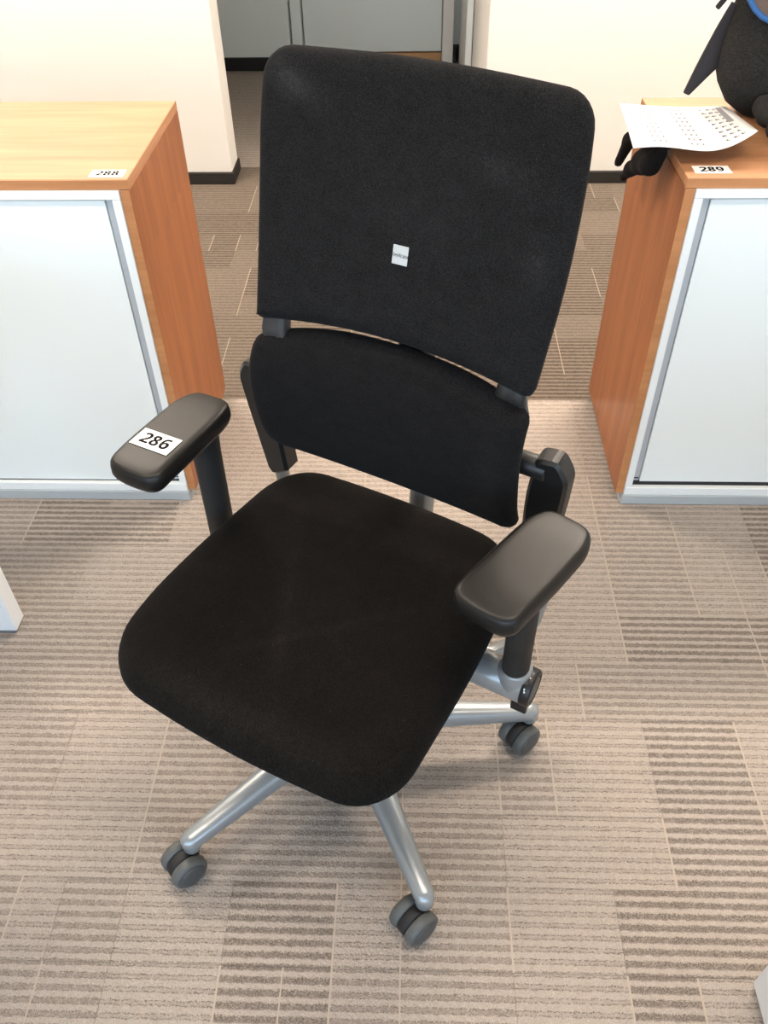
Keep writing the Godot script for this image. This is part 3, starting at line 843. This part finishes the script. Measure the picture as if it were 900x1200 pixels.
# ---------------------------------------------------------------- things on the right cabinet
func make_bag():
	var t := thing("bag", "dark grey cloth bag with a blue-rimmed mouth standing on the right cabinet", "bag", V(0.80, TOP, 1.86))
	# body: stacked rounded rings, [height, half width, half depth, shift x]
	var rows := [[0.0, 0.125, 0.05, 0.0], [0.008, 0.142, 0.06, 0.0], [0.023, 0.164, 0.068, 0.0], [0.056, 0.188, 0.075, 0.0], [0.077, 0.200, 0.078, 0.0], [0.10, 0.203, 0.078, 0.0], [0.14, 0.198, 0.074, 0.0], [0.18, 0.192, 0.069, 0.0], [0.22, 0.187, 0.063, 0.0], [0.26, 0.180, 0.056, 0.0], [0.30, 0.168, 0.049, 0.004], [0.33, 0.145, 0.04, 0.006], [0.35, 0.10, 0.028, 0.008]]
	var n := 36
	var v := PackedVector3Array(); var ix := PackedInt32Array()
	var nz := noise(77, 5.0, 3)
	v.append(Vector3.ZERO)
	for r in rows:
		for k in n:
			var a := TAU * k / n
			var p := Vector3(r[3] + r[1] * signf(cos(a)) * pow(absf(cos(a)), 0.75), r[0], r[2] * signf(sin(a)) * pow(absf(sin(a)), 0.8))
			p += Vector3(cos(a), 0, sin(a)) * nz.get_noise_3d(p.x, p.y * 0.7, p.z) * 0.012 * clampf(r[0] * 12, 0, 1)
			v.append(p)
	v.append(Vector3(0.008, 0.354, 0))
	for k in n:
		var j := (k + 1) % n
		ix.append_array([0, 1 + j, 1 + k])
		for i in rows.size() - 1:
			var a := 1 + i * n
			ix.append_array([a + k, a + j, a + n + j, a + k, a + n + j, a + n + k])
		ix.append_array([1 + (rows.size() - 1) * n + k, 1 + (rows.size() - 1) * n + j, v.size() - 1])
	var st := ST(); island(st, v, ix, true)
	obj("body", st, M.bag, t)
	# blue piping round the front pocket mouth and the lining behind it
	st = ST()
	var ring := []; var rr := []
	for k in 25:
		var a := TAU * k / 24
		ring.append(Vector3(-0.118 + 0.075 * cos(a), 0.255 + 0.075 * sin(a), 0.058 - 0.012 * sin(a) + 0.014 * cos(a))); rr.append(0.005)
	tube(st, ring, rr, 10)
	obj("piping", st, M.blue, t, "bright blue piping")
	st = ST()
	var disc := PackedVector2Array()
	for k in 32: disc.append(Vector2(cos(TAU * k / 32.0), sin(TAU * k / 32.0)) * 0.074)
	slab(st, disc, [[0.004, -0.028], [0.0, -0.024], [0.0, -0.004], [0.004, -0.002]], 2, func(p: Vector3) -> Vector3: return Vector3(-0.118 + p.x, 0.255 + p.y, 0.058 - 0.16 * p.y + 0.187 * p.x + p.z))
	obj("pocket_lining", st, M.lining, t)
	# loose strap: broad at the bag, narrow at its free end
	st = ST()
	var rows2 := []
	var sa := V(0.612, 0.985, 1.86) - t.position; var sb := V(0.549, 0.826, 1.86) - t.position
	var ol := rounded([[0.0, -0.01, 0.0], [0.0, 0.055, 0.0], [0.09, 0.046, 0.02], [0.171, 0.010, 0.002], [0.171, -0.003, 0.002], [0.085, -0.004, 0.02]], 0.015, 3)
	var dx := (sb - sa).normalized(); var dz := Vector3(0, 0, 1); var dy := dz.cross(dx).normalized()
	slab(st, ol, [[0.001, -0.003], [0.0, -0.002], [0.0, 0.002], [0.001, 0.003]], 1, func(p: Vector3) -> Vector3: return sa + dx * p.x + dy * p.y + dz * (p.z - 0.012 * sin(p.x * 20.0)))
	obj("strap", st, M.strap, t)
	st = ST()
	tube(st, [V(0.578, 0.979, 1.86) - t.position, V(0.600, 1.012, 1.86) - t.position, V(0.63, 1.05, 1.86) - t.position, V(0.68, 1.07, 1.86) - t.position], [0.003, 0.0035, 0.004, 0.004], 8, 1.8, Vector3(0, 0, 1), 1)
	obj("strap_end", st, M.strap, t)
	# folded foot of the bag spread on the cabinet top
	st = ST()
	blob(st, [[Vector3(-0.110, 0.036, 0.075), Vector3(0.10, 0.040, 0.10), 0.022, 0.026], [Vector3(-0.122, 0.036, 0.13), Vector3(0.12, 0.038, 0.16), 0.017, 0.019], [Vector3(-0.122, 0.028, 0.19), Vector3(0.12, 0.028, 0.205), 0.015, 0.016]], 0.007, 0.06)
	obj("folded_flap", st, M.bag, t)

func make_glove():
	var st := ST()
	blob(st, [
		[V(0.520, 0.7955, 1.675), V(0.474, 0.790, 1.680), 0.008, 0.012],
		[V(0.466, 0.784, 1.648), V(0.455, 0.758, 1.662), 0.014, 0.022],
		[V(0.468, 0.786, 1.683), V(0.452, 0.750, 1.703), 0.015, 0.022],
		[V(0.456, 0.750, 1.690), V(0.440, 0.722, 1.735), 0.022, 0.013],
		[V(0.440, 0.722, 1.735), V(0.430, 0.698, 1.750), 0.012, 0.008],
		[V(0.462, 0.782, 1.745), V(0.446, 0.750, 1.815), 0.012, 0.012],
		[V(0.446, 0.750, 1.815), V(0.433, 0.698, 1.828), 0.013, 0.009]], 0.004, 0.014)
	var o := obj("glove", st, M.glove)
	o.set_meta("label", "black cloth glove hanging over the cabinet edge below the paper sheet"); o.set_meta("category", "glove")

func make_paper():
	# printed sheet; its left end bridges the glove, its right end curls up against the bag
	var t := thing("paper_sheet", "white printed list of numbers lying curled on the right cabinet", "paper", V(0.53, TOP, 1.78))
	var W := 256; var Hh := 320
	var im := Image.create_empty(W, Hh, false, Image.FORMAT_RGB8); im.fill(Color(0.90, 0.90, 0.90))
	var rng := RandomNumberGenerator.new(); rng.seed = 5
	for col in [[34, 3, 9], [112, 3, 9], [186, 3, 13]]:
		for r in 9:
			var x: int = col[0] + int(r * 1.5); var y := 26 + r * 31
			for k in col[1]:
				var c := Color(0.16, 0.16, 0.20) if col[0] > 150 else Color(0.22, 0.22, 0.26)
				for z in 4:
					im.fill_rect(Rect2i(x + k * (col[2] + 3) + rng.randi() % 4, y + z * 3 + rng.randi() % 2, 3 + rng.randi() % (col[2] - 4), 2), c)
				im.fill_rect(Rect2i(x + k * (col[2] + 3) + 2, y, 2, 11), c)
	im.fill_rect(Rect2i(228, 18, 13, 150), Color(0.55, 0.55, 0.58))
	im.fill_rect(Rect2i(222, 10, 1, 290), Color(0.80, 0.80, 0.82))
	var m := mat(Color.WHITE, 0.6); m.albedo_texture = tex(im)
	m.backlight_enabled = true; m.backlight = Color(0.15, 0.15, 0.15)
	# corners near-left, near-right, far-left, far-right relative to the thing's origin
	var o := t.position
	var A := V(0.394, 0.822, 1.570) - o; var B := V(0.620, 0.840, 1.601) - o; var C := V(0.426, 0.800, 1.880) - o; var D := V(0.644, 0.794, 1.877) - o
	var n := 20
	var st := ST(); st.set_smooth_group(0)
	var P := func(i: int, j: int, up: float) -> Vector3:
		var a := float(i) / n; var b := float(j) / n
		var p := A.lerp(B, a).lerp(C.lerp(D, a), b)
		p.y += (-0.014 * sin(a * PI) - 0.006 * sin(a * TAU) * -1.0) * (1.0 - b) - 0.004 * sin(a * PI) * b + 0.002 * sin(b * PI) * (1.0 - a)
		p.z += (0.014 * sin(a * PI) + 0.006 * sin(a * TAU) * -1.0) * (1.0 - b)
		return p + Vector3(0, up, 0)
	var tri := func(q: Array, up: float, flip: bool):
		for k in [0, 2, 1, 0, 3, 2] if flip else [0, 1, 2, 0, 2, 3]:
			st.set_uv(Vector2(float(q[k][0]) / n, 1.0 - float(q[k][1]) / n)); st.add_vertex(P.call(q[k][0], q[k][1], up))
	for i in n:
		for j in n:
			var q := [[i, j], [i, j + 1], [i + 1, j + 1], [i + 1, j]]
			tri.call(q, 0.0004, false); tri.call(q, 0.0, true)
	for i in n:
		for e in [[[i, 0], [i + 1, 0]], [[i + 1, n], [i, n]], [[0, i + 1], [0, i]], [[n, i], [n, i + 1]]]:
			for k in [[0, 0.0], [0, 0.0004], [1, 0.0004], [0, 0.0], [1, 0.0004], [1, 0.0]]:
				st.set_uv(Vector2(0.01, 0.01)); st.add_vertex(P.call(e[k[0]][0], e[k[0]][1], k[1]))
	obj("printed_page", st, m, t)

# ---------------------------------------------------------------- desks at the edges of the frame
func make_desks():
	var t := thing("desk", "white desk leg standing in front of the left cabinet", "desk", V(-0.823, 0, 1.095))
	var st := ST()
	box(st, Vector3(-0.03, 0.36, -0.0215), Vector3(0.06, 0.70, 0.043), 0.0025)
	obj("leg", st, M.desk, t)
	st = ST(); box(st, Vector3(-0.03, 0.006, -0.0215), Vector3(0.052, 0.012, 0.037), 0.002)
	obj("foot", st, M.foot, t)
	st = ST(); box(st, Vector3(-0.62, 0.722, 0.36), Vector3(1.30, 0.024, 0.84), 0.003)
	obj("desktop", st, M.desk, t)
	for p in [[-1.2, -0.0215], [-1.2, 0.72], [-0.03, 0.72]]:
		st = ST(); box(st, Vector3(p[0], 0.355, p[1]), Vector3(0.06, 0.71, 0.043), 0.0025)
		obj("leg", st, M.desk, t)
	var r := thing("desk", "white desk side panel at the bottom right edge of the view", "desk", V(0.5175, 0, 0.454))
	st = ST(); box(st, Vector3(0.014, 0.36, 0.42), Vector3(0.028, 0.70, 0.84), 0.003)
	obj("side_panel", st, M.desk, r)
	st = ST(); box(st, Vector3(1.3, 0.36, 0.42), Vector3(0.028, 0.70, 0.84), 0.003)
	obj("side_panel", st, M.desk, r)
	st = ST(); box(st, Vector3(0.66, 0.722, 0.42), Vector3(1.36, 0.024, 0.86), 0.003)
	obj("desktop", st, M.desk, r)
